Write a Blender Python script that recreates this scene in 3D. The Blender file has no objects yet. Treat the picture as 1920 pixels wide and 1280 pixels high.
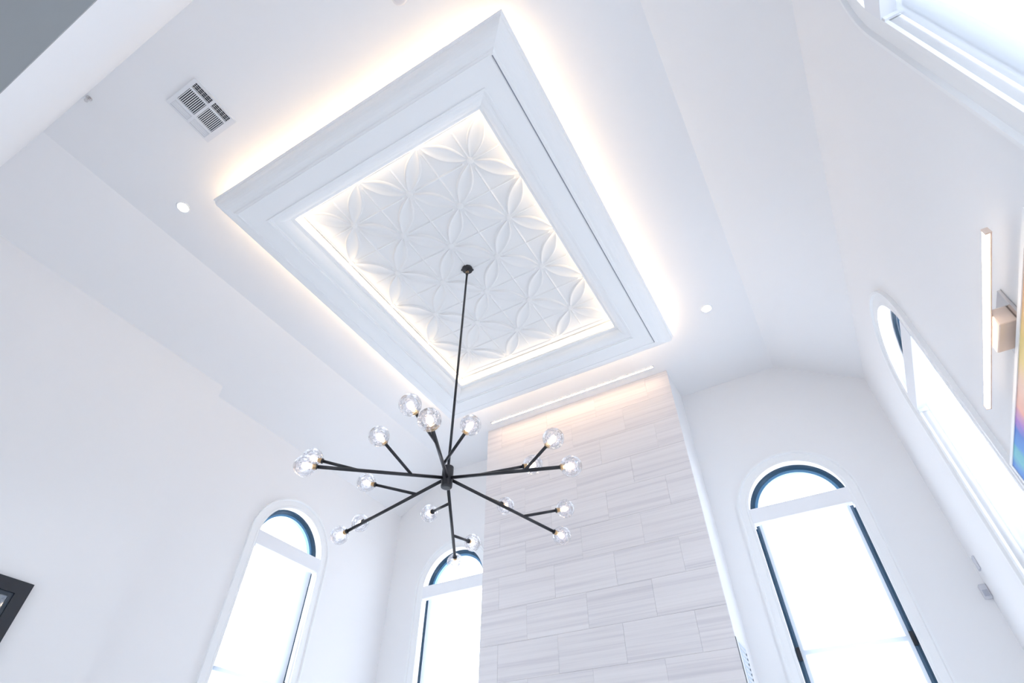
import bpy, bmesh, math, random
from mathutils import Matrix, Vector
random.seed(7)
sc = bpy.context.scene
COL = sc.collection
S = 4.1          # metres per plan unit (ceiling height above the lens)
CZ = 1.5         # lens height above the floor, metres
PI = math.pi

# ------------------------------------------------------------------ camera
R = ((0.86471589, 0.50225147, 0.00314527),
     (-0.35053064, 0.60796258, -0.7123972),
     (-0.35971475, 0.61491866, 0.70176944))
cam_d = bpy.data.cameras.new('camera')
cam = bpy.data.objects.new('camera', cam_d)
COL.objects.link(cam)
sc.camera = cam
m = Matrix((R[0], [-v for v in R[1]], [-v for v in R[2]])).transposed().to_4x4()
m.translation = (0, 0, CZ)
cam.matrix_world = m
cam_d.sensor_width = 36
cam_d.sensor_fit = 'HORIZONTAL'
cam_d.lens = 1033.658 / 1920 * 36
cam_d.clip_start = 0.02

# ------------------------------------------------------------------ light and exposure
SKY = 7.5
LED_OUT = 22.0
LED_IN = 2.5
WASH = 30.0
wd = bpy.data.worlds.new('overcast_sky')
sc.world = wd
wd.use_nodes = True
bg = wd.node_tree.nodes['Background']
bg.inputs['Color'].default_value = (0.85, 0.912, 1.0, 1)
bg.inputs['Strength'].default_value = SKY
vs = sc.view_settings
vs.view_transform = 'Standard'
vs.look = 'None'
vs.gamma = 1
vs.use_curve_mapping = False
vs.exposure = 0.16
cy = sc.cycles
cy.use_denoising = True
cy.max_bounces = 12
cy.diffuse_bounces = 7
cy.glossy_bounces = 4
cy.transmission_bounces = 8
cy.transparent_max_bounces = 12
cy.sample_clamp_indirect = 6
cy.caustics_reflective = False
cy.caustics_refractive = False
cy.blur_glossy = 1.0

def P(x, y, z):
    return Vector((x * S, y * S, z * S + CZ))

# ------------------------------------------------------------------ materials
def mat(name, color, rough=0.6, metal=0.0, emit=None, es=0.0, bump=0.0, bscale=60, spec=0.5, vary=0.0):
    M = bpy.data.materials.new(name)
    M.use_nodes = True
    nt = M.node_tree
    b = nt.nodes['Principled BSDF']
    b.inputs['Base Color'].default_value = (*color, 1)
    b.inputs['Roughness'].default_value = rough
    b.inputs['Metallic'].default_value = metal
    b.inputs['Specular IOR Level'].default_value = spec
    if emit:
        b.inputs['Emission Color'].default_value = (*emit, 1)
        b.inputs['Emission Strength'].default_value = es
    if bump or vary:
        tc = nt.nodes.new('ShaderNodeTexCoord')
        n = nt.nodes.new('ShaderNodeTexNoise')
        n.inputs['Scale'].default_value = bscale
        n.inputs['Detail'].default_value = 4
        nt.links.new(tc.outputs['Object'], n.inputs['Vector'])
        if bump:
            bp = nt.nodes.new('ShaderNodeBump')
            bp.inputs['Strength'].default_value = bump
            bp.inputs['Distance'].default_value = 0.002
            nt.links.new(n.outputs['Fac'], bp.inputs['Height'])
            nt.links.new(bp.outputs['Normal'], b.inputs['Normal'])
        if vary:
            r = nt.nodes.new('ShaderNodeMapRange')
            r.inputs['To Min'].default_value = 1 - vary
            r.inputs['To Max'].default_value = 1
            mx = nt.nodes.new('ShaderNodeMix')
            mx.data_type = 'RGBA'
            mx.blend_type = 'MULTIPLY'
            mx.inputs[0].default_value = 1
            mx.inputs[6].default_value = (*color, 1)
            nt.links.new(n.outputs['Fac'], r.inputs['Value'])
            nt.links.new(r.outputs['Result'], mx.inputs[7])
            nt.links.new(mx.outputs[2], b.inputs['Base Color'])
    return M

WALL = mat('white_wall_paint', (0.87, 0.87, 0.88), 0.7, bump=0.05, bscale=150, spec=0.2)
CEIL = mat('white_ceiling_paint', (0.87, 0.87, 0.88), 0.8, bump=0.04, bscale=150, spec=0.2)
TRIM = mat('white_trim_paint', (0.88, 0.89, 0.90), 0.35, spec=0.35)
CROWN = mat('white_crown_paint', (0.91, 0.92, 0.93), 0.6, spec=0.1)
PANEL = mat('white_relief_plaster', (0.85, 0.85, 0.85), 0.6, spec=0.2)
GAP_SHADOW = mat('painted_gap_shadow', (0.25, 0.27, 0.32), 0.8)  # dark colour standing in for shade in the crown gap
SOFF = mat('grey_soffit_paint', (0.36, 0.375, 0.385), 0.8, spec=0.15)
FLOOR = mat('pale_floor_tile', (0.80, 0.79, 0.77), 0.45, vary=0.06, bscale=2)
FRAME = mat('dark_blue_window_frame', (0.012, 0.045, 0.085), 0.25)
SASH = mat('steel_blue_sash', (0.10, 0.24, 0.40), 0.3, 0.2)
LATCH = mat('black_latch', (0.006, 0.010, 0.018), 0.4)
VAL = mat('white_valance', (0.86, 0.87, 0.90), 0.5, spec=0.2)
BLACK = mat('satin_black_metal', (0.022, 0.023, 0.028), 0.36, 0.2)
BRASS = mat('brass_socket', (0.75, 0.50, 0.25), 0.3, 0.9)
CHROME = mat('chrome', (0.70, 0.68, 0.68), 0.18, 1.0)
REG = mat('white_register_metal', (0.78, 0.79, 0.82), 0.4)
DUCT = mat('dark_duct', (0.012, 0.014, 0.022), 0.8)
GRILLE = mat('blue_grey_grille', (0.55, 0.62, 0.70), 0.5)
PFRAME = mat('black_picture_frame', (0.012, 0.016, 0.025), 0.35)
LEDM = mat('warm_led_cove', (0.9, 0.9, 0.9), 0.5, emit=(1.0, 0.70, 0.42), es=LED_OUT)
LEDI = mat('warm_led_inner', (0.9, 0.9, 0.9), 0.5, emit=(1.0, 0.76, 0.50), es=LED_IN)
LEDW = mat('warm_led_wash', (0.9, 0.9, 0.9), 0.5, emit=(1.0, 0.66, 0.40), es=WASH)
DOWN = mat('downlight_lens', (0.9, 0.9, 0.9), 0.5, emit=(1.0, 0.93, 0.80), es=9)
BULB = mat('lit_bulb', (0.9, 0.9, 0.9), 0.5, emit=(1.0, 0.74, 0.50), es=14)
BARL = mat('picture_light_lens', (0.9, 0.9, 0.9), 0.5, emit=(1.0, 0.78, 0.56), es=7)
BOXM = mat('brushed_champagne_metal', (0.86, 0.70, 0.60), 0.4, 0.25)
SENS = mat('grey_white_plastic', (0.62, 0.63, 0.68), 0.5)

def shade_fabric():
    M = bpy.data.materials.new('solar_shade_fabric')
    M.use_nodes = True
    nt = M.node_tree
    nt.nodes.clear()
    o = nt.nodes.new('ShaderNodeOutputMaterial')
    mx = nt.nodes.new('ShaderNodeMixShader')
    mx2 = nt.nodes.new('ShaderNodeMixShader')
    t = nt.nodes.new('ShaderNodeBsdfTransparent')
    t.inputs[0].default_value = (1, 1, 1, 1)
    tl = nt.nodes.new('ShaderNodeBsdfTranslucent')
    tl.inputs[0].default_value = (0.34, 0.35, 0.37, 1)
    d = nt.nodes.new('ShaderNodeBsdfDiffuse')
    d.inputs[0].default_value = (0.85, 0.87, 0.9, 1)
    mx2.inputs[0].default_value = 0.35
    nt.links.new(tl.outputs[0], mx2.inputs[1])
    nt.links.new(d.outputs[0], mx2.inputs[2])
    mx.inputs[0].default_value = 0.76
    nt.links.new(t.outputs[0], mx.inputs[1])
    nt.links.new(mx2.outputs[0], mx.inputs[2])
    nt.links.new(mx.outputs[0], o.inputs[0])
    return M
SHADE = shade_fabric()

def thin_glass(name, tint=(0.97, 0.985, 1.0), k=0.06):
    M = bpy.data.materials.new(name)
    M.use_nodes = True
    nt = M.node_tree
    nt.nodes.clear()
    o = nt.nodes.new('ShaderNodeOutputMaterial')
    mx = nt.nodes.new('ShaderNodeMixShader')
    t = nt.nodes.new('ShaderNodeBsdfTransparent')
    t.inputs[0].default_value = (*tint, 1)
    g = nt.nodes.new('ShaderNodeBsdfGlossy')
    g.inputs['Roughness'].default_value = 0.03
    mx.inputs[0].default_value = k
    nt.links.new(t.outputs[0], mx.inputs[1])
    nt.links.new(g.outputs[0], mx.inputs[2])
    nt.links.new(mx.outputs[0], o.inputs[0])
    return M
PANE = thin_glass('window_glass')
PICGLASS = thin_glass('picture_glass', (0.9, 0.95, 1), 0.22)

def crystal():
    M = bpy.data.materials.new('cut_crystal')
    M.use_nodes = True
    nt = M.node_tree
    nt.nodes.clear()
    o = nt.nodes.new('ShaderNodeOutputMaterial')
    mx = nt.nodes.new('ShaderNodeMixShader')
    g = nt.nodes.new('ShaderNodeBsdfGlass')
    g.inputs['IOR'].default_value = 1.5
    g.inputs['Roughness'].default_value = 0.02
    g.inputs['Color'].default_value = (0.98, 0.98, 1, 1)
    t = nt.nodes.new('ShaderNodeBsdfTransparent')
    mx.inputs[0].default_value = 0.36
    nt.links.new(g.outputs[0], mx.inputs[1])
    nt.links.new(t.outputs[0], mx.inputs[2])
    nt.links.new(mx.outputs[0], o.inputs[0])
    return M
CRYSTAL = crystal()

def stone():
    M = bpy.data.materials.new('veined_pale_stone')
    M.use_nodes = True
    nt = M.node_tree
    L = nt.links.new
    b = nt.nodes['Principled BSDF']
    b.inputs['Roughness'].default_value = 0.45
    b.inputs['Specular IOR Level'].default_value = 0.3
    tc = nt.nodes.new('ShaderNodeTexCoord')
    oi = nt.nodes.new('ShaderNodeObjectInfo')
    mul = nt.nodes.new('ShaderNodeVectorMath'); mul.operation = 'SCALE'
    comb = nt.nodes.new('ShaderNodeCombineXYZ')
    for k in range(3):
        L(oi.outputs['Random'], comb.inputs[k])
    L(comb.outputs[0], mul.inputs[0]); mul.inputs['Scale'].default_value = 37.0
    add = nt.nodes.new('ShaderNodeVectorMath'); add.operation = 'ADD'
    L(tc.outputs['Object'], add.inputs[0]); L(mul.outputs[0], add.inputs[1])
    cols = []
    for sc_, vec in ((1.0, (0.35, 1, 26)), (1.0, (0.8, 1, 85))):
        mp = nt.nodes.new('ShaderNodeMapping')
        mp.inputs['Scale'].default_value = vec
        L(add.outputs[0], mp.inputs['Vector'])
        n = nt.nodes.new('ShaderNodeTexNoise')
        n.inputs['Scale'].default_value = sc_
        n.inputs['Detail'].default_value = 5
        n.inputs['Roughness'].default_value = 0.6
        n.inputs['Distortion'].default_value = 0.15
        L(mp.outputs[0], n.inputs['Vector'])
        cols.append(n)
    mixf = nt.nodes.new('ShaderNodeMix')
    mixf.inputs[0].default_value = 0.35
    L(cols[0].outputs['Fac'], mixf.inputs[2]); L(cols[1].outputs['Fac'], mixf.inputs[3])
    r = nt.nodes.new('ShaderNodeValToRGB')
    e = r.color_ramp.elements
    e[0].position = 0.30; e[0].color = (0.62, 0.60, 0.625, 1)
    e[1].position = 0.62; e[1].color = (0.80, 0.775, 0.785, 1)
    x = e.new(0.42); x.color = (0.70, 0.675, 0.695, 1)
    x = e.new(0.50); x.color = (0.765, 0.74, 0.75, 1)
    L(mixf.outputs[0], r.inputs[0])
    L(r.outputs[0], b.inputs['Base Color'])
    return M
STONE = stone()
GROUT = mat('pale_grout', (0.78, 0.75, 0.76), 0.8)

# ------------------------------------------------------------------ mesh helpers
def link(name, mesh, mt, parent=None):
    o = bpy.data.objects.new(name, mesh)
    COL.objects.link(o)
    if mt is not None:
        for k in (mt if isinstance(mt, (list, tuple)) else [mt]):
            mesh.materials.append(k)
    if parent:
        o.parent = parent
        o.matrix_parent_inverse = parent.matrix_world.inverted()
    return o

def obj(name, bm, mt, parent=None, smooth=False):
    bmesh.ops.recalc_face_normals(bm, faces=bm.faces)
    me = bpy.data.meshes.new(name)
    bm.to_mesh(me)
    bm.free()
    if smooth:
        for f in me.polygons:
            f.use_smooth = True
    return link(name, me, mt, parent)

def tag(o, label, cat, group=None):
    o['label'] = label
    o['category'] = cat
    if group:
        o['group'] = group
    return o

def struct(o):
    o['kind'] = 'structure'
    return o

def empty(name, loc):
    o = bpy.data.objects.new(name, None)
    COL.objects.link(o)
    o.location = loc
    o.empty_display_size = 0.1
    o.matrix_world = Matrix.Translation(loc)
    return o

def box(bm, f, u0, u1, v0, v1, w0, w1):
    vs_ = [bm.verts.new(f(u, v, w)) for u in (u0, u1) for v in (v0, v1) for w in (w0, w1)]
    for q in ((0, 1, 3, 2), (4, 6, 7, 5), (0, 4, 5, 1), (2, 3, 7, 6), (0, 2, 6, 4), (1, 5, 7, 3)):
        bm.faces.new([vs_[k] for k in q])
    return vs_

def boxo(name, f, dims, mt, parent=None, bevel=0.0):
    bm = bmesh.new()
    box(bm, f, *dims)
    if bevel:
        bmesh.ops.recalc_face_normals(bm, faces=bm.faces)
        bmesh.ops.bevel(bm, geom=bm.edges[:], offset=bevel, segments=1, affect='EDGES')
    return obj(name, bm, mt, parent)

def tube(bm, a, b, r0, r1=None, n=16, cap=True):
    r1 = r0 if r1 is None else r1
    a = Vector(a); b = Vector(b)
    d = (b - a).normalized()
    u = d.orthogonal().normalized(); w = d.cross(u)
    A = [bm.verts.new(a + (u * math.cos(2*PI*k/n) + w * math.sin(2*PI*k/n)) * r0) for k in range(n)]
    B = [bm.verts.new(b + (u * math.cos(2*PI*k/n) + w * math.sin(2*PI*k/n)) * r1) for k in range(n)]
    for k in range(n):
        f = bm.faces.new((A[k], A[(k+1) % n], B[(k+1) % n], B[k]))
        f.smooth = True
    if cap:
        bm.faces.new(A[::-1]); bm.faces.new(B)

def lathe(bm, a, axis, prof, n=24):
    """prof: [(distance along axis, radius)]"""
    a = Vector(a); d = Vector(axis).normalized()
    u = d.orthogonal().normalized(); w = d.cross(u)
    rings = []
    for t, r in prof:
        rings.append([bm.verts.new(a + d*t + (u*math.cos(2*PI*k/n) + w*math.sin(2*PI*k/n))*max(r, 1e-4)) for k in range(n)])
    for A, B in zip(rings, rings[1:]):
        for k in range(n):
            bm.faces.new((A[k], A[(k+1) % n], B[(k+1) % n], B[k]))
    bm.faces.new(rings[0][::-1]); bm.faces.new(rings[-1])

def W(x, y, z):
    return P(x, y, z)

def wall_poly(name, f, outer, holes, th, mt, parent=None):
    """a wall of thickness th with real openings; outline in (u, z), f(u, depth, z)"""
    cu = bpy.data.curves.new(name, 'CURVE')
    cu.dimensions = '2D'
    cu.fill_mode = 'BOTH'
    cu.extrude = 0.5
    for loop in [outer] + holes:
        sp = cu.splines.new('POLY')
        sp.points.add(len(loop) - 1)
        for p, (u, z) in zip(sp.points, loop):
            p.co = (u * 10, z * 10, 0, 1)
        sp.use_cyclic_u = True
    tmp = bpy.data.objects.new(name, cu)
    COL.objects.link(tmp)
    dg = bpy.context.evaluated_depsgraph_get()
    me = bpy.data.meshes.new_from_object(tmp.evaluated_get(dg))
    bpy.data.objects.remove(tmp)
    for v in me.vertices:
        u, z, d = v.co.x / 10, v.co.y / 10, v.co.z
        v.co = f(u, -(0.5 - d) * th, z)
    bm = bmesh.new(); bm.from_mesh(me); bmesh.ops.remove_doubles(bm, verts=bm.verts, dist=1e-5)
    return obj(name, bm, mt, parent)

# ------------------------------------------------------------------ room dimensions (plan units)
XL, XLN, XR = -1.2, -1.175, 0.228     # left wall (far part), left wall (near part, boxed out), right wall
YN, YE, YJ = -0.045, 1.315, 0.560     # near header, end wall, step in the left wall
FL = -CZ / S                          # floor
CX0, CX1 = -0.992, 0.0505             # flat part of the ceiling
ZS = 0.883                            # foot of the slopes
TH = 0.045                            # wall thickness
YB = -1.55                            # back of the adjoining room
ZA = 0.369                            # lower ceiling of the adjoining room
ZSP, HO, HC, ZB = 0.616, 0.106, 0.131, -0.30   # window springline, half opening, half casing, sill

fl = lambda u, n, z: W(XL + n, u, z)           # left wall frame: n into the room
fe = lambda u, n, z: W(u, YE - n, z)
fr = lambda u, n, z: W(XR - n, u, z)

def arch_loop(c, r, zb=ZB, zs=ZSP, n=40):
    return [(c - r, zb)] + [(c - r*math.cos(PI*k/n), zs + r*math.sin(PI*k/n)) for k in range(n+1)] + [(c + r, zb)]

W1C, W2C, W3C, W4C, W5C = 0.916, -0.9625, -0.0172, 0.914, 0.211

# walls
w = wall_poly('wall_left', fl, [(YN - 0.06, FL), (YE + TH, FL), (YE + TH, 1.05), (YN - 0.06, 1.05)],
              [arch_loop(W1C, HO)], TH, WALL)
struct(w)
bm = bmesh.new()
box(bm, W, XL, XLN, YB, YJ, FL, 0.9)      # the nearer stretch of the same wall stands proud
wl2 = obj('wall_left_step', bm, WALL, w)
w = wall_poly('wall_end', fe, [(XL - TH, FL), (XR + TH, FL), (XR + TH, 1.05), (XL - TH, 1.05)],
              [arch_loop(W2C, HO), arch_loop(W3C, HO)], TH, WALL)
struct(w)
w = wall_poly('wall_right', fr, [(YN - 0.06, FL), (YE + TH, FL), (YE + TH, 1.05), (YN - 0.06, 1.05)],
              [arch_loop(W4C, HO), arch_loop(W5C, HO)], TH, WALL)
struct(w)
# header over the opening to the adjoining room
bm = bmesh.new()
box(bm, W, XL - TH, XR + TH, YN - 0.06, YN, ZA, 1.05)
struct(obj('wall_near', bm, WALL))
# ceiling: flat centre and two slopes
bm = bmesh.new()
prof = [(XL - TH, ZS - 0.567*TH), (CX0, 1.0), (CX1, 1.0), (XR + TH, ZS - 0.66*TH)]
top = [(x, 1.08) for x, z in reversed(prof)]
poly = prof + top
ends = []
for y in (YN - 0.06, YE + TH):
    ends.append([bm.verts.new(W(x, y, z)) for x, z in poly])
for k in range(len(poly)):
    j = (k+1) % len(poly)
    bm.faces.new((ends[0][k], ends[0][j], ends[1][j], ends[1][k]))
for e in ends:
    bm.faces.new(e)
struct(obj('ceiling', bm, CEIL))
# adjoining lower room: ceiling, side walls, unseen back window added as fill light
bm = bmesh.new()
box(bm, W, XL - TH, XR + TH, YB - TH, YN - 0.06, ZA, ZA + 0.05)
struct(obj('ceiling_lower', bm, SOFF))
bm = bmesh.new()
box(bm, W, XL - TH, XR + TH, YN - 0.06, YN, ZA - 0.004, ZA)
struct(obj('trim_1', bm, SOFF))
bm = bmesh.new()
box(bm, W, XL - TH, XR + TH, YB - TH, YE + TH, FL - 0.03, FL)
struct(obj('floor', bm, FLOOR))
bm = bmesh.new()
box(bm, W, XL - TH, XL, YB, YN - 0.06, FL, ZA)
struct(obj('wall_left_back', bm, WALL))
bm = bmesh.new()
box(bm, W, XR, XR + TH, YB, YN - 0.06, FL, ZA)
struct(obj('wall_right_back', bm, WALL))
fb = lambda u, n, z: W(u, YB + n, z)
bk = [(-1.05, -0.34), (-1.05, 0.10), (0.1, 0.10), (0.1, -0.34)]
w = wall_poly('wall_back', fb, [(XL - TH, FL), (XR + TH, FL), (XR + TH, ZA + 0.02), (XL - TH, ZA + 0.02)], [bk], TH, WALL)
struct(w)
wfill = empty('window_6', W(-0.475, YB, -0.34)); struct(wfill)  # window added out of view to let in fill daylight
bm = bmesh.new()
for u in (-1.05, -0.67, -0.28, 0.1 - 0.012):
    box(bm, fb, u, u + 0.012, -0.03, -0.018, -0.34, 0.10)
box(bm, fb, -1.05, 0.1, -0.03, -0.018, -0.34, -0.328)
box(bm, fb, -1.05, 0.1, -0.03, -0.018, 0.088, 0.10)
obj('window_frame', bm, FRAME, wfill)
bm = bmesh.new(); box(bm, fb, -1.05, 0.1, -0.026, -0.024, -0.34, 0.10); obj('pane', bm, PANE, wfill)

# ------------------------------------------------------------------ windows
def arch_sweep(f, c, prof, zb=ZB, zs=ZSP, n=48):
    bm = bmesh.new()
    st = [('b', -1)] + [('a', k) for k in range(n+1)] + [('b', 1)]
    rings = []
    for kind, k in st:
        ring = []
        for r, d in prof:
            if kind == 'b':
                ring.append(bm.verts.new(f(c + k*r, d, zb)))
            else:
                a = PI*k/n
                ring.append(bm.verts.new(f(c - r*math.cos(a), d, zs + r*math.sin(a))))
        rings.append(ring)
    q = len(prof)
    for A, B in zip(rings, rings[1:]):
        for k in range(q):
            bm.faces.new((A[k], A[(k+1) % q], B[(k+1) % q], B[k]))
    bm.faces.new(rings[0]); bm.faces.new(rings[-1][::-1])
    return bm

def window(num, f, c, half):
    root = empty('window_%d' % num, f(c, 0, ZB)); struct(root)
    obj('window_casing', arch_sweep(f, c, [(HO - 0.001, 0), (HO - 0.001, 0.0035), (HO + 0.004, 0.0035), (HO + 0.0055, 0.0025),
        (HO + 0.019, 0.0025), (HO + 0.021, 0.0065), (HC, 0.0065), (HC, 0)]), TRIM, root)
    bm = bmesh.new(); box(bm, f, c - HC - 0.01, c + HC + 0.01, -0.03, 0.015, ZB - 0.008, ZB)
    obj('window_sill', bm, TRIM, root)
    obj('window_frame', arch_sweep(f, c, [(0.0965, -0.022), (0.1015, -0.0185), (HO, -0.0185), (HO, -0.038), (0.0965, -0.038)]), FRAME, root)
    obj('window_sash', arch_sweep(f, c, [(0.0905, -0.026), (0.0965, -0.0245), (0.0965, -0.036), (0.0905, -0.036)]), SASH, root)
    for z in (0.606, 0.327, 0.02):
        boxo('mullion', f, (c - 0.0905, c + 0.0905, -0.034, -0.028, z, z + 0.008), SASH, root)
    for s in (-1, 1):
        boxo('window_latch', f, (c + s*0.0995 - 0.004, c + s*0.0995 + 0.004, -0.020, -0.0125, 0.315, 0.338), LATCH, root)
    bm = bmesh.new()
    loop = arch_loop(c, 0.0915)
    for d in (-0.030, -0.032):
        bm.faces.new([bm.verts.new(f(u, d, z)) for u, z in loop])
    obj('pane', bm, PANE, root)
    # roller blind: its own thing
    return root

def blind(f, c, half, label):
    root = empty('roller_blind', f(c, 0, 0.59))
    tag(root, label, 'blind', 'roller blinds in the arched windows')
    hv = HO - 0.0008
    boxo('valance', f, (c - hv, c + hv, -0.0145, 0.0045, 0.592, 0.6265), VAL, root, bevel=0.002)
    bm = bmesh.new()
    us = [c - half, c + half]
    vs_ = [[bm.verts.new(f(u, -0.0095, z)) for u in us] for z in (ZB + 0.004, 0.1, 0.3, 0.45, 0.598)]
    for A, B in zip(vs_, vs_[1:]):
        bm.faces.new((A[0], A[1], B[1], B[0]))
    obj('shade_cloth', bm, SHADE, root)
    boxo('hem_bar', f, (c - half, c + half, -0.0115, -0.0075, ZB + 0.002, ZB + 0.008), VAL, root)
    for s in (-1, 1):
        boxo('end_bracket', f, (c + s*(hv - 0.0012) - 0.0012, c + s*(hv - 0.0012) + 0.0012, -0.0145, 0.003, 0.586, 0.592), VAL, root)
    return root

window(1, fl, W1C, 0.095)
blind(fl, W1C, 0.0955, 'white roller blind in the arched window nearest the end corner on the long plain wall')
window(2, fe, W2C, 0.095)
blind(fe, W2C, 0.0905, 'white roller blind in the arched window partly hidden behind the stone chimney breast')
window(3, fe, W3C, 0.098)
blind(fe, W3C, 0.0960, 'white roller blind in the fully visible arched window right of the stone chimney breast')
window(4, fr, W4C, 0.098)
blind(fr, W4C, 0.0985, 'white roller blind in the steeply foreshortened arched window beside the picture light')
window(5, fr, W5C, 0.098)
blind(fr, W5C, 0.1035, 'white roller blind cut off by the upper corner of the picture, in the nearest window')

def portal(f, c, z0, z1, hw, axis, name):
    ld = bpy.data.lights.new(name, 'AREA')
    ld.shape = 'RECTANGLE'
    ld.size = 2*hw*S
    ld.size_y = (z1 - z0)*S
    ld.cycles.is_portal = True
    o = bpy.data.objects.new(name, ld)
    COL.objects.link(o)
    o.location = f(c, -0.055, (z0+z1)/2)
    d = f(c, 0.1, (z0+z1)/2) - o.location
    o.rotation_euler = d.to_track_quat('-Z', 'Y').to_euler()
for k, (f, c) in enumerate(((fl, W1C), (fe, W2C), (fe, W3C), (fr, W4C), (fr, W5C))):
    portal(f, c, ZB, ZSP + HO, HO, None, 'sky_portal')
portal(fb, -0.475, -0.34, 0.10, 0.575, None, 'sky_portal')

# ------------------------------------------------------------------ chimney breast
CHX0, CHX1, CHY = -0.776, -0.2045, 1.183
ch = empty('chimney_breast', W((CHX0+CHX1)/2, CHY, FL))
tag(ch, 'tall chimney breast clad in pale veined stone tiles with white painted sides', 'chimney')
bm = bmesh.new()
box(bm, W, CHX0, CHX1, CHY + 0.004, YE, FL, 1.0)
obj('painted_core', bm, WALL, ch)
boxo('grout_bed', W, (CHX0 + 0.001, CHX1 - 0.001, CHY + 0.0012, CHY + 0.004, FL, 1.0), GROUT, ch)
TW, THH, G = 0.1525, 0.0762, 0.00018
tile_mesh = {}
row = 0
z = 0.315 - 9*THH
r = -9
while z < 0.999:
    off = -0.726 + (0.0765 if r % 2 else 0.0)
    x = off - 3*TW
    while x < CHX1:
        a, b = max(x, CHX0), min(x + TW, CHX1)
        z0, z1 = max(z, FL), min(z + THH, 1.0)
        if b - a > 0.004 and z1 - z0 > 0.004:
            key = (round(b-a, 4), round(z1-z0, 4))
            if key not in tile_mesh:
                bm = bmesh.new()
                f0 = lambda u, v, w_: Vector((u*S, v*S, w_*S))
                box(bm, f0, -key[0]/2 + G, key[0]/2 - G, 0, 0.0025, -key[1]/2 + G, key[1]/2 - G)
                bmesh.ops.recalc_face_normals(bm, faces=bm.faces)
                bmesh.ops.bevel(bm, geom=bm.edges[:], offset=0.0008, segments=1, affect='EDGES')
                me = bpy.data.meshes.new('tile'); bm.to_mesh(me); bm.free()
                me.materials.append(STONE)
                tile_mesh[key] = me
            o = bpy.data.objects.new('tile', tile_mesh[key])
            COL.objects.link(o)
            o.parent = ch
            o.matrix_parent_inverse = ch.matrix_world.inverted()
            o.location = W((a+b)/2, CHY - 0.0002*random.random(), (z0+z1)/2)
        x += TW
    z += THH
    r += 1

# return grille on the side of the chimney breast
fs = lambda u, n, z: W(CHX1 + n, u, z)
g = empty('return_grille', fs(1.22, 0, 0.2))
tag(g, 'slotted white return air grille on the narrow side of the chimney breast', 'vent')
boxo('grille_frame', fs, (1.186, 1.256, 0.0, 0.0015, 0.03, 0.334), REG, g, bevel=0.001)
boxo('shadow_gap', fs, (1.1845, 1.186, 0.0, 0.0006, 0.03, 0.334), DUCT, g)
boxo('grille_back', fs, (1.196, 1.250, 0.0014, 0.0019, 0.04, 0.327), GRILLE, g)
zz = 0.319
while zz > 0.05:
    boxo('slot', fs, (1.2405, 1.2475, 0.0018, 0.0022, zz - 0.0045, zz), DUCT, g)
    boxo('louvre_blade', fs, (1.199, 1.239, 0.0016, 0.0030, zz - 0.0022, zz), REG, g)
    zz -= 0.0085

# wall washer slot in the ceiling in front of the stone
s = empty('linear_ceiling_light', W(-0.486, 1.15, 1.0))
tag(s, 'long thin lit slot in the ceiling just in front of the stone chimney breast', 'ceiling light')
bm = bmesh.new()
box(bm, W, -0.742, -0.231, 1.1478, 1.1520, 0.9985, 0.9997)
obj('light_lens', bm, LEDW, s)
bm = bmesh.new()
for d in ((-0.744, -0.229, 1.1462, 1.1478), (-0.744, -0.229, 1.1520, 1.1536), (-0.744, -0.742, 1.1462, 1.1536), (-0.231, -0.229, 1.1462, 1.1536)):
    box(bm, W, *d, 0.9978, 1.0)
obj('light_trim', bm, TRIM, s)

# ------------------------------------------------------------------ coffer frame hung under the ceiling
FX0, FX1, FY0, FY1 = -0.8127, -0.1423, 0.2056, 1.0398
def ring(bm, prof, loc=None):
    st = []
    for sx, sy in ((0, 0), (1, 0), (1, 1), (0, 1)):
        st.append([bm.verts.new(W((FX1 - d) if sx else (FX0 + d), (FY1 - d) if sy else (FY0 + d), z)) for d, z in prof])
    q = len(prof)
    for a in range(4):
        A, B = st[a], st[(a+1) % 4]
        for k in range(q):
            bm.faces.new((A[k], A[(k+1) % q], B[(k+1) % q], B[k]))
def ringo(name, prof, mt, parent):
    bm = bmesh.new(); ring(bm, prof); return obj(name, bm, mt, parent)
cf = empty('ceiling_frame', W((FX0+FX1)/2, (FY0+FY1)/2, 1.0))
tag(cf, 'large white rectangular crown moulded frame hung below the ceiling with warm cove lighting', 'ceiling frame')
def cove(d0, z0, d1, z1, n=9, bulge=1):
    out = []
    for k in range(n+1):
        a = PI/2*k/n
        if bulge > 0:
            out.append((d0 + (d1-d0)*math.sin(a), z0 + (z1-z0)*(1-math.cos(a))))
        else:
            out.append((d0 + (d1-d0)*(1-math.cos(a)), z0 + (z1-z0)*math.sin(a)))
    return out
ringo('outer_crown', [(0, .9745), (0, .9715), (.0025, .970), (.0025, .9685)] + cove(.004, .968, .033, .945, bulge=-1) +
      [(.0345, .9440), (.0345, .9425), (.0385, .9415), (.0385, .9400), (.0410, .9400), (.0410, .950), (.008, .968), (.004, .9745)], CROWN, cf)
ringo('soffit_board', [(.0410, .9412), (.078, .9412), (.078, .950), (.0410, .950)], CROWN, cf)
ringo('inner_crown', [(.078, .9450), (.078, .9395), (.081, .9395), (.0815, .9415), (.084, .9415), (.0845, .9435)] +
      cove(.0855, .944, .1050, .962, bulge=1) + [(.1065, .9625), (.1065, .9645), (.112, .9655), (.112, .971), (.105, .971), (.080, .950)], CROWN, cf)
ringo('frame_body', [(.060, .950), (.1095, .965), (.1095, 1.0), (.060, 1.0)], TRIM, cf)
ringo('light_shelf', [(.008, .968), (.060, .950), (.060, .956), (.012, .9705)], TRIM, cf)
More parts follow.
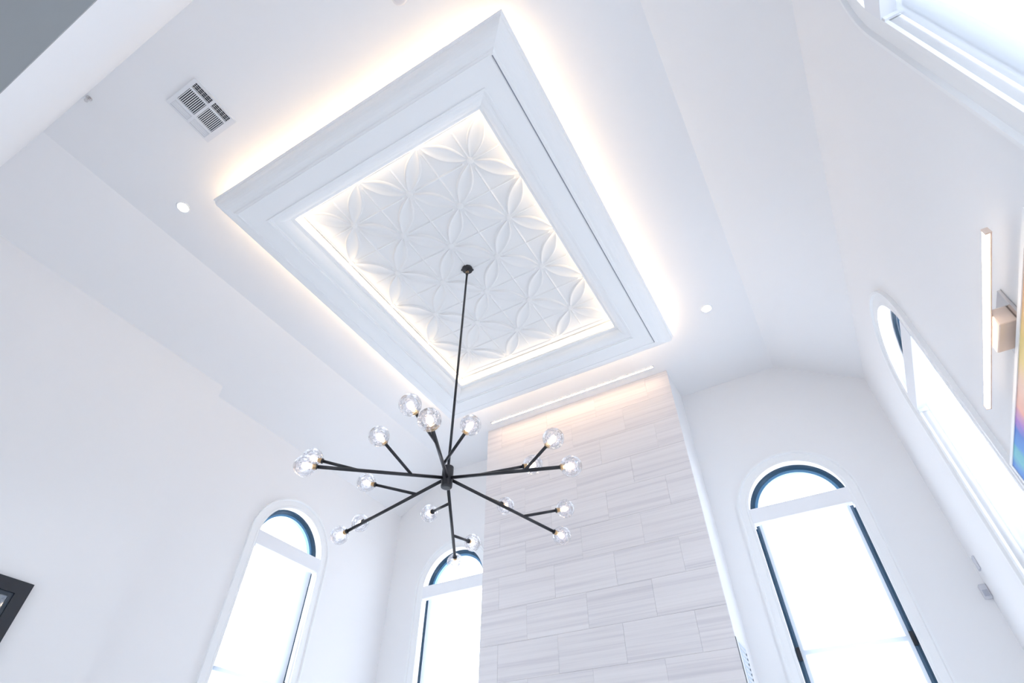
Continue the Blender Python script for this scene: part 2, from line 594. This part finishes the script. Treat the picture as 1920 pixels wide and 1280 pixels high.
for q, (a0, a1, b0, b1) in enumerate(((FX0+.03, FX1-.03, FY0+.030, FY0+.034), (FX0+.03, FX1-.03, FY1-.034, FY1-.03))):
    bm = bmesh.new(); box(bm, W, a0, a1, b0, b1, .968, .9715); obj('led_strip', bm, LEDM, cf)
for q, (a0, a1) in enumerate(((FX0+.03, FX0+.034), (FX1-.034, FX1-.03))):
    bm = bmesh.new(); box(bm, W, a0, a1, FY0+.036, FY1-.036, .968, .9715); obj('led_strip', bm, LEDM, cf)
e = .1095
for d in ((FX0+e, FX1-e, FY0+e, FY0+e+.001), (FX0+e, FX1-e, FY1-e-.001, FY1-e), (FX0+e, FX0+e+.001, FY0+e+.002, FY1-e-.002), (FX1-e-.001, FX1-e, FY0+e+.002, FY1-e-.002)):
    bm = bmesh.new(); box(bm, W, *d, .9735, .992); obj('led_strip', bm, LEDI, cf)
boxo('painted_shadow_line', W, (FX1 - .0416, FX1 - .0400, FY0 + .041, FY1 - .0415, .9394, .9402), GAP_SHADOW, cf)  # dark strip painted in as the shadow line, right side only

# ------------------------------------------------------------------ relief panel with petal pattern
PX0, PX1, PY0, PY1 = -0.6990, -0.2575, 0.3285, 0.9185
NX, NY = 3, 4
CW, CD = (PX1-PX0)/NX, (PY1-PY0)/NY
rp = empty('relief_ceiling_panel', W((PX0+PX1)/2, (PY0+PY1)/2, 1.0))
tag(rp, 'white relief panel of four-petal flowers inside the ceiling frame', 'ceiling panel')
e = .1085
ZP = 0.9975
bm = bmesh.new(); box(bm, W, FX0+e+.002, FX1-e-.002, FY0+e+.002, FY1-e-.002, ZP, 1.0); obj('panel_board', bm, PANEL, rp)

def petal_mesh(L, Wd, H):
    bm = bmesh.new()
    N, K = 20, 12
    grid = []
    for i in range(N+1):
        t = i/N
        x = (t-0.5)*L
        hw = Wd/2*math.sin(PI*t)**0.85 + 0.0015
        env = min(1, math.sin(PI*t)*2.2)
        row_ = []
        for j in range(K+1):
            s_ = -1 + 2*j/K
            a = abs(s_)
            if a > 0.82:
                h = (1-a)/0.18
            else:
                h = 0.12 + 0.88*(a/0.82)**2.2
            row_.append(bm.verts.new((x, s_*hw, -H*env*h)))
        grid.append(row_)
    for A, B in zip(grid, grid[1:]):
        for j in range(K):
            f = bm.faces.new((A[j], A[j+1], B[j+1], B[j])); f.smooth = True
    me = bpy.data.meshes.new('petal'); bm.to_mesh(me); bm.free()
    me.materials.append(PANEL)
    return me
dl = math.hypot(CW/2, CD/2)*S
pm = petal_mesh(dl*0.90, dl*0.31, 0.020)
ang = math.atan2(CD, CW)
def inst(name, me, loc, rz, parent):
    o = bpy.data.objects.new(name, me)
    COL.objects.link(o)
    o.parent = parent
    o.matrix_parent_inverse = parent.matrix_world.inverted()
    o.location = loc
    o.rotation_euler = (0, 0, rz)
    return o
for i in range(NX):
    for j in range(NY):
        cx_, cy_ = PX0 + (i+.5)*CW, PY0 + (j+.5)*CD
        for sx in (-1, 1):
            for sy in (-1, 1):
                inst('petal', pm, W(cx_ + sx*CW/4, cy_ + sy*CD/4, ZP), math.atan2(sy*CD, sx*CW), rp)
def rib_mesh(L, wd, H):
    bm = bmesh.new()
    pts = [(-L/2, -wd/2, 0), (-L/2, wd/2, 0), (-L/2+wd, 0, -H), (L/2, -wd/2, 0), (L/2, wd/2, 0), (L/2-wd, 0, -H)]
    v = [bm.verts.new(p) for p in pts]
    for q in ((0, 3, 5, 2), (1, 2, 5, 4), (0, 2, 1), (3, 4, 5)):
        bm.faces.new([v[k] for k in q])
    bmesh.ops.recalc_face_normals(bm, faces=bm.faces)
    me = bpy.data.meshes.new('rib'); bm.to_mesh(me); bm.free(); me.materials.append(PANEL)
    return me
rx = rib_mesh(CW*S*0.80, 0.020, 0.009)
ry = rib_mesh(CD*S*0.80, 0.020, 0.009)
for j in range(2*NY + 1):
    for i in range(NX + 1):
        if j % 2 == 0:
            if i < NX: inst('rib', rx, W(PX0 + (i+.5)*CW, PY0 + j*CD/2, ZP), 0, rp)
        else:
            if 0 < i < NX: inst('rib', rx, W(PX0 + i*CW, PY0 + j*CD/2, ZP), 0, rp)
rhx = rib_mesh(CW*S*0.42, 0.020, 0.009)
rhy = rib_mesh(CD*S*0.42, 0.020, 0.009)
for j in range(NY):
    for xx in (PX0 + .27*CW, PX1 - .27*CW):
        inst('rib', rhx, W(xx, PY0 + (j+.5)*CD, ZP), 0, rp)
for i in range(2*NX + 1):
    for j in range(NY + 1):
        if i % 2 == 0:
            if j < NY: inst('rib', ry, W(PX0 + i*CW/2, PY0 + (j+.5)*CD, ZP), PI/2, rp)
        else:
            if 0 < j < NY: inst('rib', ry, W(PX0 + i*CW/2, PY0 + j*CD, ZP), PI/2, rp)
for i in range(NX):
    for yy in (PY0 + .27*CD, PY1 - .27*CD):
        inst('rib', rhy, W(PX0 + (i+.5)*CW, yy, ZP), PI/2, rp)
# small raised bosses where the petals meet
bm = bmesh.new()
lathe(bm, (0, 0, 0), (0, 0, -1), [(-0.001, 0.030), (0.004, 0.026), (0.007, 0.012), (0.007, 0.002)], 16)
bmesh.ops.recalc_face_normals(bm, faces=bm.faces)
bo = bpy.data.meshes.new('boss'); bm.to_mesh(bo); bm.free(); bo.materials.append(PANEL)
for j in range(2*NY + 1):
    for i in range(NX + (1 if j % 2 == 0 else 0)):
        inst('boss', bo, W(PX0 + (i + (0.5 if j % 2 else 0))*CW, PY0 + j*CD/2, ZP), 0, rp)

# ------------------------------------------------------------------ air register, downlights, sprinkler, detector
rg = empty('air_register', W(-0.70, 0.079, 1.0))
tag(rg, 'square white louvred air register in the flat ceiling near the header', 'vent')
bx0, bx1, by0, by1 = -0.740, -0.662, 0.034, 0.1235
xs = [bx0, -0.7365, -0.7215, -0.7175, -0.6825, -0.6785, -0.6645, bx1]
ys = [by0, 0.0408, 0.0755, 0.0805, 0.1135, by1]
bm = bmesh.new()
for a, b in ((0, 1), (2, 3), (4, 5), (6, 7)):
    box(bm, W, xs[a], xs[b], by0, by1, 0.9960, 1.0)
for a, b in ((1, 2), (3, 4), (5, 6)):
    for c_, d_ in ((0, 1), (2, 3), (4, 5)):
        box(bm, W, xs[a], xs[b], ys[c_], ys[d_], 0.9960, 1.0)
obj('register_frame', bm, REG, rg)
bm = bmesh.new(); box(bm, W, xs[1], xs[6], ys[1], ys[4], 0.9995, 1.0); obj('duct_opening', bm, DUCT, rg)
def blade(cx_, cy_, L, wd, along, tilt, col):
    c = W(cx_, cy_, 0.9978)
    bm = bmesh.new()
    if along == 'x':
        f = lambda u, v, w_: c + Vector((u, v*math.cos(tilt) - w_*math.sin(tilt), v*math.sin(tilt) + w_*math.cos(tilt)))
    else:
        f = lambda u, v, w_: c + Vector((v*math.cos(tilt) - w_*math.sin(tilt), u, v*math.sin(tilt) + w_*math.cos(tilt)))
    box(bm, f, -L/2, L/2, -wd/2, wd/2, -0.0008, 0.0008)
    obj('louvre_blade', bm, col, rg)
for h in (0, 1):
    y0, y1 = (ys[1], ys[2]) if h == 0 else (ys[3], ys[4])
    yc, Ly = (y0+y1)/2, (y1-y0)*S
    for k in range(11):
        blade((xs[3]+xs[4])/2, y0 + (k+.5)*(y1-y0)/11, (xs[4]-xs[3])*S, 0.0060, 'x', math.radians(0), REG)
    for k in range(4):
        blade(xs[5] + (k+.5)*(xs[6]-xs[5])/4, yc, Ly, 0.0028, 'y', math.radians(0), REG)
    for k in range(5):
        blade(xs[5] + (xs[6]-xs[5])/2, y0 + (k+.5)*(y1-y0)/5, (xs[6]-xs[5])*S, 0.0022, 'x', math.radians(0), REG)
    for k in range(4):
        blade(xs[1] + (k+.5)*(xs[2]-xs[1])/4, yc, Ly, 0.0128, 'y', math.radians(12), REG)

for (x, y), lab in (((-0.905, 0.192), 'round lit recessed downlight beside the frame corner on the long plain wall side'),
                    ((-0.045, 1.014), 'round lit recessed downlight between the frame and the windowed wall, near the chimney')):
    d = empty('downlight', W(x, y, 1.0))
    tag(d, lab, 'downlight', 'recessed downlights in the flat ceiling')
    bm = bmesh.new()
    lathe(bm, W(x, y, 1.0), (0, 0, -1), [(0, 0.058), (0.003, 0.056), (0.005, 0.048), (0.003, 0.043), (0, 0.043)], 32)
    obj('trim_ring', bm, TRIM, d, True)
    bm = bmesh.new()
    lathe(bm, W(x, y, 1.0), (0, 0, -1), [(0.0, 0.041), (0.0045, 0.041), (0.0055, 0.036), (0.0056, 0.001)], 32)
    obj('lens', bm, DOWN, d)

sp = empty('fire_sprinkler', W(-0.857, -0.040, 1.0))
tag(sp, 'tiny chrome fire sprinkler head at the edge of the ceiling by the header', 'sprinkler')
p0 = W(-0.857, -0.038, 1.0)
bm = bmesh.new(); lathe(bm, p0, (0, 0, -1), [(0, 0.022), (0.004, 0.020), (0.006, 0.010), (0.014, 0.008), (0.016, 0.003)], 20); obj('escutcheon', bm, CHROME, sp)
bm = bmesh.new()
for s_ in (-1, 1):
    tube(bm, p0 + Vector((s_*0.008, 0, -0.012)), p0 + Vector((s_*0.011, 0, -0.028)), 0.002, n=8)
    tube(bm, p0 + Vector((s_*0.011, 0, -0.028)), p0 + Vector((0, 0, -0.040)), 0.002, n=8)
obj('yoke_arms', bm, CHROME, sp)
bm = bmesh.new(); lathe(bm, p0 + Vector((0, 0, -0.040)), (0, 0, -1), [(0, 0.014), (0.0015, 0.014)], 16); obj('deflector', bm, CHROME, sp)

dt = W(-0.277, 0.1150, 1.0)
bm = bmesh.new(); lathe(bm, dt, (0, 0, -1), [(0, 0.052), (0.010, 0.050), (0.016, 0.040), (0.018, 0.020), (0.018, 0.001)], 32)
tag(obj('smoke_detector', bm, SENS, None, True), 'pale round ceiling detector cut off by the top of the picture above the frame', 'detector')

# ------------------------------------------------------------------ chandelier
HX, HY, HZ = -0.481, 0.620, 0.461
hub = W(HX, HY, HZ)
chn = empty('chandelier', W(HX, HY, 1.0))
tag(chn, 'black branching chandelier with eighteen round crystal globes on a long rod', 'chandelier')
cb = W(HX, HY, ZP - 0.001)
bm = bmesh.new(); lathe(bm, cb, (0, 0, -1), [(-0.006, 0.050), (0.010, 0.050), (0.016, 0.046), (0.022, 0.020), (0.030, 0.012), (0.031, 0.004)], 32); obj('canopy', bm, BLACK, chn)
for s_ in (-1, 1):
    bm = bmesh.new(); lathe(bm, cb + Vector((s_*0.044, s_*0.025, -0.006)), (0, 0, -1), [(0, 0.008), (0.012, 0.008), (0.014, 0.004)], 12); obj('canopy_screw', bm, BLACK, chn)
bm = bmesh.new()
N = 14
c0 = cb + Vector((0, 0, -0.048))
rr = [c0 + Vector((0.013*math.cos(2*PI*k/N), 0, 0.020*math.sin(2*PI*k/N))) for k in range(N)]
for k in range(N):
    tube(bm, rr[k], rr[(k+1) % N], 0.0028, n=8)
obj('hanging_loop', bm, BRASS, chn)
rt = cb + Vector((0, 0, -0.066))
bm = bmesh.new(); lathe(bm, rt, (0, 0, -1), [(0, 0.006), (0.004, 0.012), (0.016, 0.012), (0.020, 0.009)], 16); obj('rod_collar', bm, BLACK, chn)
bm = bmesh.new(); tube(bm, rt, hub + Vector((0, 0, 0.07)), 0.0092, n=16); obj('rod', bm, BLACK, chn)
bm = bmesh.new(); lathe(bm, hub + Vector((0, 0, 0.086)), (0, 0, -1), [(0, 0.026), (0.006, 0.036), (0.010, 0.037), (0.150, 0.037), (0.156, 0.034), (0.160, 0.024)], 36); obj('hub', bm, BLACK, chn)

def globe_mesh():
    bm = bmesh.new()
    n, rings_ = 22, 10
    Rg = 0.0630
    rows = []
    for i in range(1, rings_):
        th = PI*i/rings_
        # open at the socket side (axis -X)
        off = 0.5 if i % 2 else 0
        rows.append([bm.verts.new((-Rg*math.cos(th), Rg*math.sin(th)*math.cos(2*PI*(k+off)/n), Rg*math.sin(th)*math.sin(2*PI*(k+off)/n))) for k in range(n)])
    for q, (A, B) in enumerate(zip(rows, rows[1:])):
        for k in range(n):
            k2 = (k+1) % n
            if (q+1) % 2:   # A is offset by half
                bm.faces.new((A[k], B[k2], B[k])); bm.faces.new((A[k], A[k2], B[k2]))
            else:
                bm.faces.new((A[k], A[k2], B[k])); bm.faces.new((A[k2], B[k2], B[k]))
    bm.faces.new(rows[0]); bm.faces.new(rows[-1])
    bmesh.ops.recalc_face_normals(bm, faces=bm.faces)
    # hollow for the bulb
    r2 = bmesh.ops.create_uvsphere(bm, u_segments=18, v_segments=10, radius=0.036)
    bmesh.ops.reverse_faces(bm, faces=list({f for v in r2['verts'] for f in v.link_faces}))
    me = bpy.data.meshes.new('crystal_globe'); bm.to_mesh(me); bm.free(); me.materials.append(CRYSTAL)
    return me
GM = globe_mesh()
bm = bmesh.new()
lathe(bm, (-0.028, 0, 0), (1, 0, 0), [(0, 0.006), (0.012, 0.009), (0.026, 0.0125), (0.036, 0.009), (0.041, 0.002)], 14)
for f in bm.faces: f.smooth = True
bmesh.ops.recalc_face_normals(bm, faces=bm.faces)
BM = bpy.data.meshes.new('bulb'); bm.to_mesh(BM); bm.free(); BM.materials.append(BULB)
bm = bmesh.new()
lathe(bm, (-0.070, 0, 0), (1, 0, 0), [(0, 0.012), (0.003, 0.0165), (0.009, 0.0165), (0.010, 0.011)], 20)
bmesh.ops.recalc_face_normals(bm, faces=bm.faces)
SM = bpy.data.meshes.new('socket_cup'); bm.to_mesh(SM); bm.free(); SM.materials.append(BLACK)
bm = bmesh.new()
lathe(bm, (-0.060, 0, 0), (1, 0, 0), [(0, 0.011), (0.002, 0.014), (0.018, 0.014), (0.030, 0.010), (0.032, 0.006)], 20)
bmesh.ops.recalc_face_normals(bm, faces=bm.faces)
CM = bpy.data.meshes.new('socket_sleeve'); bm.to_mesh(CM); bm.free(); CM.materials.append(BRASS)
def put(name, me, mw, parent):
    o = bpy.data.objects.new(name, me)
    COL.objects.link(o)
    o.parent = parent
    o.matrix_parent_inverse = parent.matrix_world.inverted()
    o.matrix_basis = mw
    return o
def lamp(a, tip, r, name):
    """a straight arm from a to the centre of its globe, with its lamp as sub-parts"""
    a, tip = Vector(a), Vector(tip)
    d = (tip - a).normalized()
    bm = bmesh.new(); tube(bm, a, tip - d*0.062, r, n=16)
    arm = obj(name, bm, BLACK, chn)
    mw = Matrix.Translation(tip) @ d.to_track_quat('X', 'Z').to_matrix().to_4x4()
    put('socket_cup', SM, mw, arm); put('socket_sleeve', CM, mw, arm)
    put('bulb', BM, mw, arm)
    put('crystal_globe', GM, mw, arm)
tl = math.radians(-11.8)
LA = 0.2195
for deg in (240, 180, 120, 60, 0, -60):
    t = math.radians(deg)
    o_ = Vector((math.cos(t)*math.cos(tl), math.sin(t)*math.cos(tl), math.sin(tl)))
    h_ = Vector((-math.sin(t), math.cos(t), 0))
    v_ = o_.cross(h_)
    lamp(hub + o_*0.02, hub + o_*LA*S, 0.0108, 'arm')
    for s_, a_, b_, c_ in ((0.274, 0.067, 0.044, 0.034), (0.653, 0.059, -0.030, 0.029)):
        B = hub + o_*(LA*s_*S)
        lamp(B, B + (o_*a_ + h_*b_ + v_*c_)*S, 0.0096, 'branch')

# ------------------------------------------------------------------ picture light, artwork, picture, sensors
pl = empty('picture_light', W(XR, 0.55, 0.37))
tag(pl, 'long slim lit picture light bar on a square metal bracket above the abstract painting', 'wall lamp')
A, B = W(.208, .4231, .388), W(.208, .6768, .3743)
d = (B-A).normalized(); xx = Vector((1, 0, 0)); xx = (xx - d*xx.dot(d)).normalized(); zz_ = d.cross(xx)
fbar = lambda u, v, w_: A + d*u + xx*v + zz_*w_
LB = (B-A).length
boxo('light_lens', fbar, (0.006, LB - 0.006, -0.008, 0.006, -0.013, 0.013), BARL, pl, bevel=0.003)
boxo('lens_backing', fbar, (0.002, LB - 0.002, 0.0055, 0.0105, -0.013, 0.013), BOXM, pl)
for u in (0, LB - 0.006):
    boxo('end_cap', fbar, (u, u + 0.006, -0.009, 0.0105, -0.014, 0.014), BOXM, pl)
boxo('bracket_box', W, (.2105, .2250, .527, .571, .3675, .3865), BOXM, pl, bevel=0.003)
boxo('bracket_top', W, (.2112, .2258, .530, .568, .3867, .3885), CHROME, pl)
boxo('wall_plate', W, (.2250, .2278, .520, .580, .3655, .400), CHROME, pl)

ART = bpy.data.materials.new('abstract_paint')
ART.use_nodes = True
nt = ART.node_tree
b = nt.nodes['Principled BSDF']; b.inputs['Roughness'].default_value = 0.5
tc = nt.nodes.new('ShaderNodeTexCoord'); mp = nt.nodes.new('ShaderNodeMapping'); sx = nt.nodes.new('ShaderNodeSeparateXYZ')
ns = nt.nodes.new('ShaderNodeTexNoise'); ns.inputs['Scale'].default_value = 2.2; ns.inputs['Detail'].default_value = 6; ns.inputs['Distortion'].default_value = 1.2
nt.links.new(tc.outputs['Object'], ns.inputs['Vector'])
nt.links.new(tc.outputs['Object'], sx.inputs[0])
ma = nt.nodes.new('ShaderNodeMath'); ma.operation = 'MULTIPLY_ADD'; ma.inputs[1].default_value = 0.30
nt.links.new(ns.outputs['Fac'], ma.inputs[0]); nt.links.new(sx.outputs['Y'], ma.inputs[2])
mr = nt.nodes.new('ShaderNodeMapRange')
mr.inputs['From Min'].default_value = -0.75 + 0.15; mr.inputs['From Max'].default_value = 0.75 + 0.15
nt.links.new(ma.outputs[0], mr.inputs['Value'])
cr = nt.nodes.new('ShaderNodeValToRGB'); e = cr.color_ramp.elements
e[0].position = 0.0; e[0].color = (0.95, 0.55, 0.35, 1)
e[1].position = 1.0; e[1].color = (0.10, 0.30, 0.75, 1)
for p_, c_ in ((0.25, (0.95, 0.55, 0.30)), (0.37, (0.93, 0.72, 0.28)), (0.47, (0.90, 0.70, 0.30)), (0.57, (0.85, 0.62, 0.52)), (0.68, (0.92, 0.50, 0.42)),
               (0.745, (0.45, 0.24, 0.66)), (0.80, (0.08, 0.22, 0.68)), (0.88, (0.10, 0.34, 0.78)), (0.91, (0.16, 0.55, 0.66)), (0.955, (0.20, 0.60, 0.70))):
    x = e.new(p_); x.color = (*c_, 1)
nt.links.new(mr.outputs[0], cr.inputs[0]); nt.links.new(cr.outputs[0], b.inputs['Base Color'])
AR = Matrix.Translation(W(XR - 0.004, 0.577, 0.242)) @ Matrix.Rotation(math.radians(2.5), 4, 'X').inverted()
art = bpy.data.objects.new('abstract_painting', None); COL.objects.link(art); art.matrix_world = AR
tag(art, 'large colourful abstract painting in blue, purple, orange and yellow under the picture light', 'painting')
hw_, hh_ = 0.187*S, 0.113*S
fa = lambda u, n, z: Vector((-n, u, z))
def artpart(name, dims, mt):
    bm = bmesh.new()
    for q in dims: box(bm, fa, *q)
    bmesh.ops.recalc_face_normals(bm, faces=bm.faces)
    me = bpy.data.meshes.new(name); bm.to_mesh(me); bm.free()
    o = link(name, me, mt); o.parent = art
    return o
artpart('canvas', [(-hw_, hw_, 0.0, 0.012, -hh_, hh_)], ART)
FR_ = 0.018
artpart('picture_frame', [(-hw_-FR_, -hw_, -0.014, 0.016, -hh_-FR_, hh_+FR_), (hw_, hw_+FR_, -0.014, 0.016, -hh_-FR_, hh_+FR_),
                          (-hw_, hw_, -0.014, 0.016, -hh_-FR_, -hh_), (-hw_, hw_, -0.014, 0.016, hh_, hh_+FR_)], TRIM)

# dark framed picture on the left wall
fp = lambda u, n, z: W(XLN + n, u, z)
PU0, PU1, PZ0, PZ1 = 0.10, 0.4145, 0.02, 0.3555
pc = empty('framed_picture', fp((PU0+PU1)/2, 0, PZ0))
tag(pc, 'black framed picture behind glass on the near stretch of the long plain wall', 'picture')
fwid = 0.0195
bm = bmesh.new()
for q in ((PU0, PU1, PZ1-fwid, PZ1), (PU0, PU1, PZ0, PZ0+fwid), (PU0, PU0+fwid, PZ0+fwid, PZ1-fwid), (PU1-fwid, PU1, PZ0+fwid, PZ1-fwid)):
    box(bm, fp, q[0], q[1], 0.0, 0.0075, q[2], q[3])
obj('picture_frame', bm, PFRAME, pc)
bm = bmesh.new()
i_ = fwid; j_ = fwid + 0.0055
for q in ((PU0+i_, PU1-i_, PZ1-j_, PZ1-i_), (PU0+i_, PU1-i_, PZ0+i_, PZ0+j_), (PU0+i_, PU0+j_, PZ0+j_, PZ1-j_), (PU1-j_, PU1-i_, PZ0+j_, PZ1-j_)):
    box(bm, fp, q[0], q[1], 0.0, 0.0045, q[2], q[3])
obj('inner_moulding', bm, mat('dark_slate_moulding', (0.03, 0.045, 0.065), 0.3), pc)
boxo('print', fp, (PU0+j_, PU1-j_, 0.0, 0.002, PZ0+j_, PZ1-j_), mat('blue_grey_print', (0.20, 0.27, 0.36), 0.6, vary=0.5, bscale=3), pc)
boxo('glazing', fp, (PU0+j_, PU1-j_, 0.0026, 0.0030, PZ0+j_, PZ1-j_), PICGLASS, pc)

mo = empty('motion_sensor', W(XR - 0.005, YE, 0.36))
tag(mo, 'small white wedge shaped sensor box at the corner between the end wall and windowed wall', 'sensor')
boxo('housing', W, (XR - 0.0125, XR - 0.0005, YE - 0.010, YE, 0.366, 0.390), SENS, mo, bevel=0.004)
boxo('sensor_window', W, (XR - 0.0110, XR - 0.0025, YE - 0.0108, YE - 0.0098, 0.369, 0.380), mat('grey_sensor_window', (0.45, 0.47, 0.54), 0.3), mo)
bm = bmesh.new(); box(bm, W, XR - 0.0035, XR, 1.270, 1.284, 0.404, 0.428)
bmesh.ops.recalc_face_normals(bm, faces=bm.faces); bmesh.ops.bevel(bm, geom=bm.edges[:], offset=0.003, segments=1, affect='EDGES')
tag(obj('alarm_contact', bm, SENS), 'flat white cover plate on the windowed wall just above the corner sensor', 'cover plate')
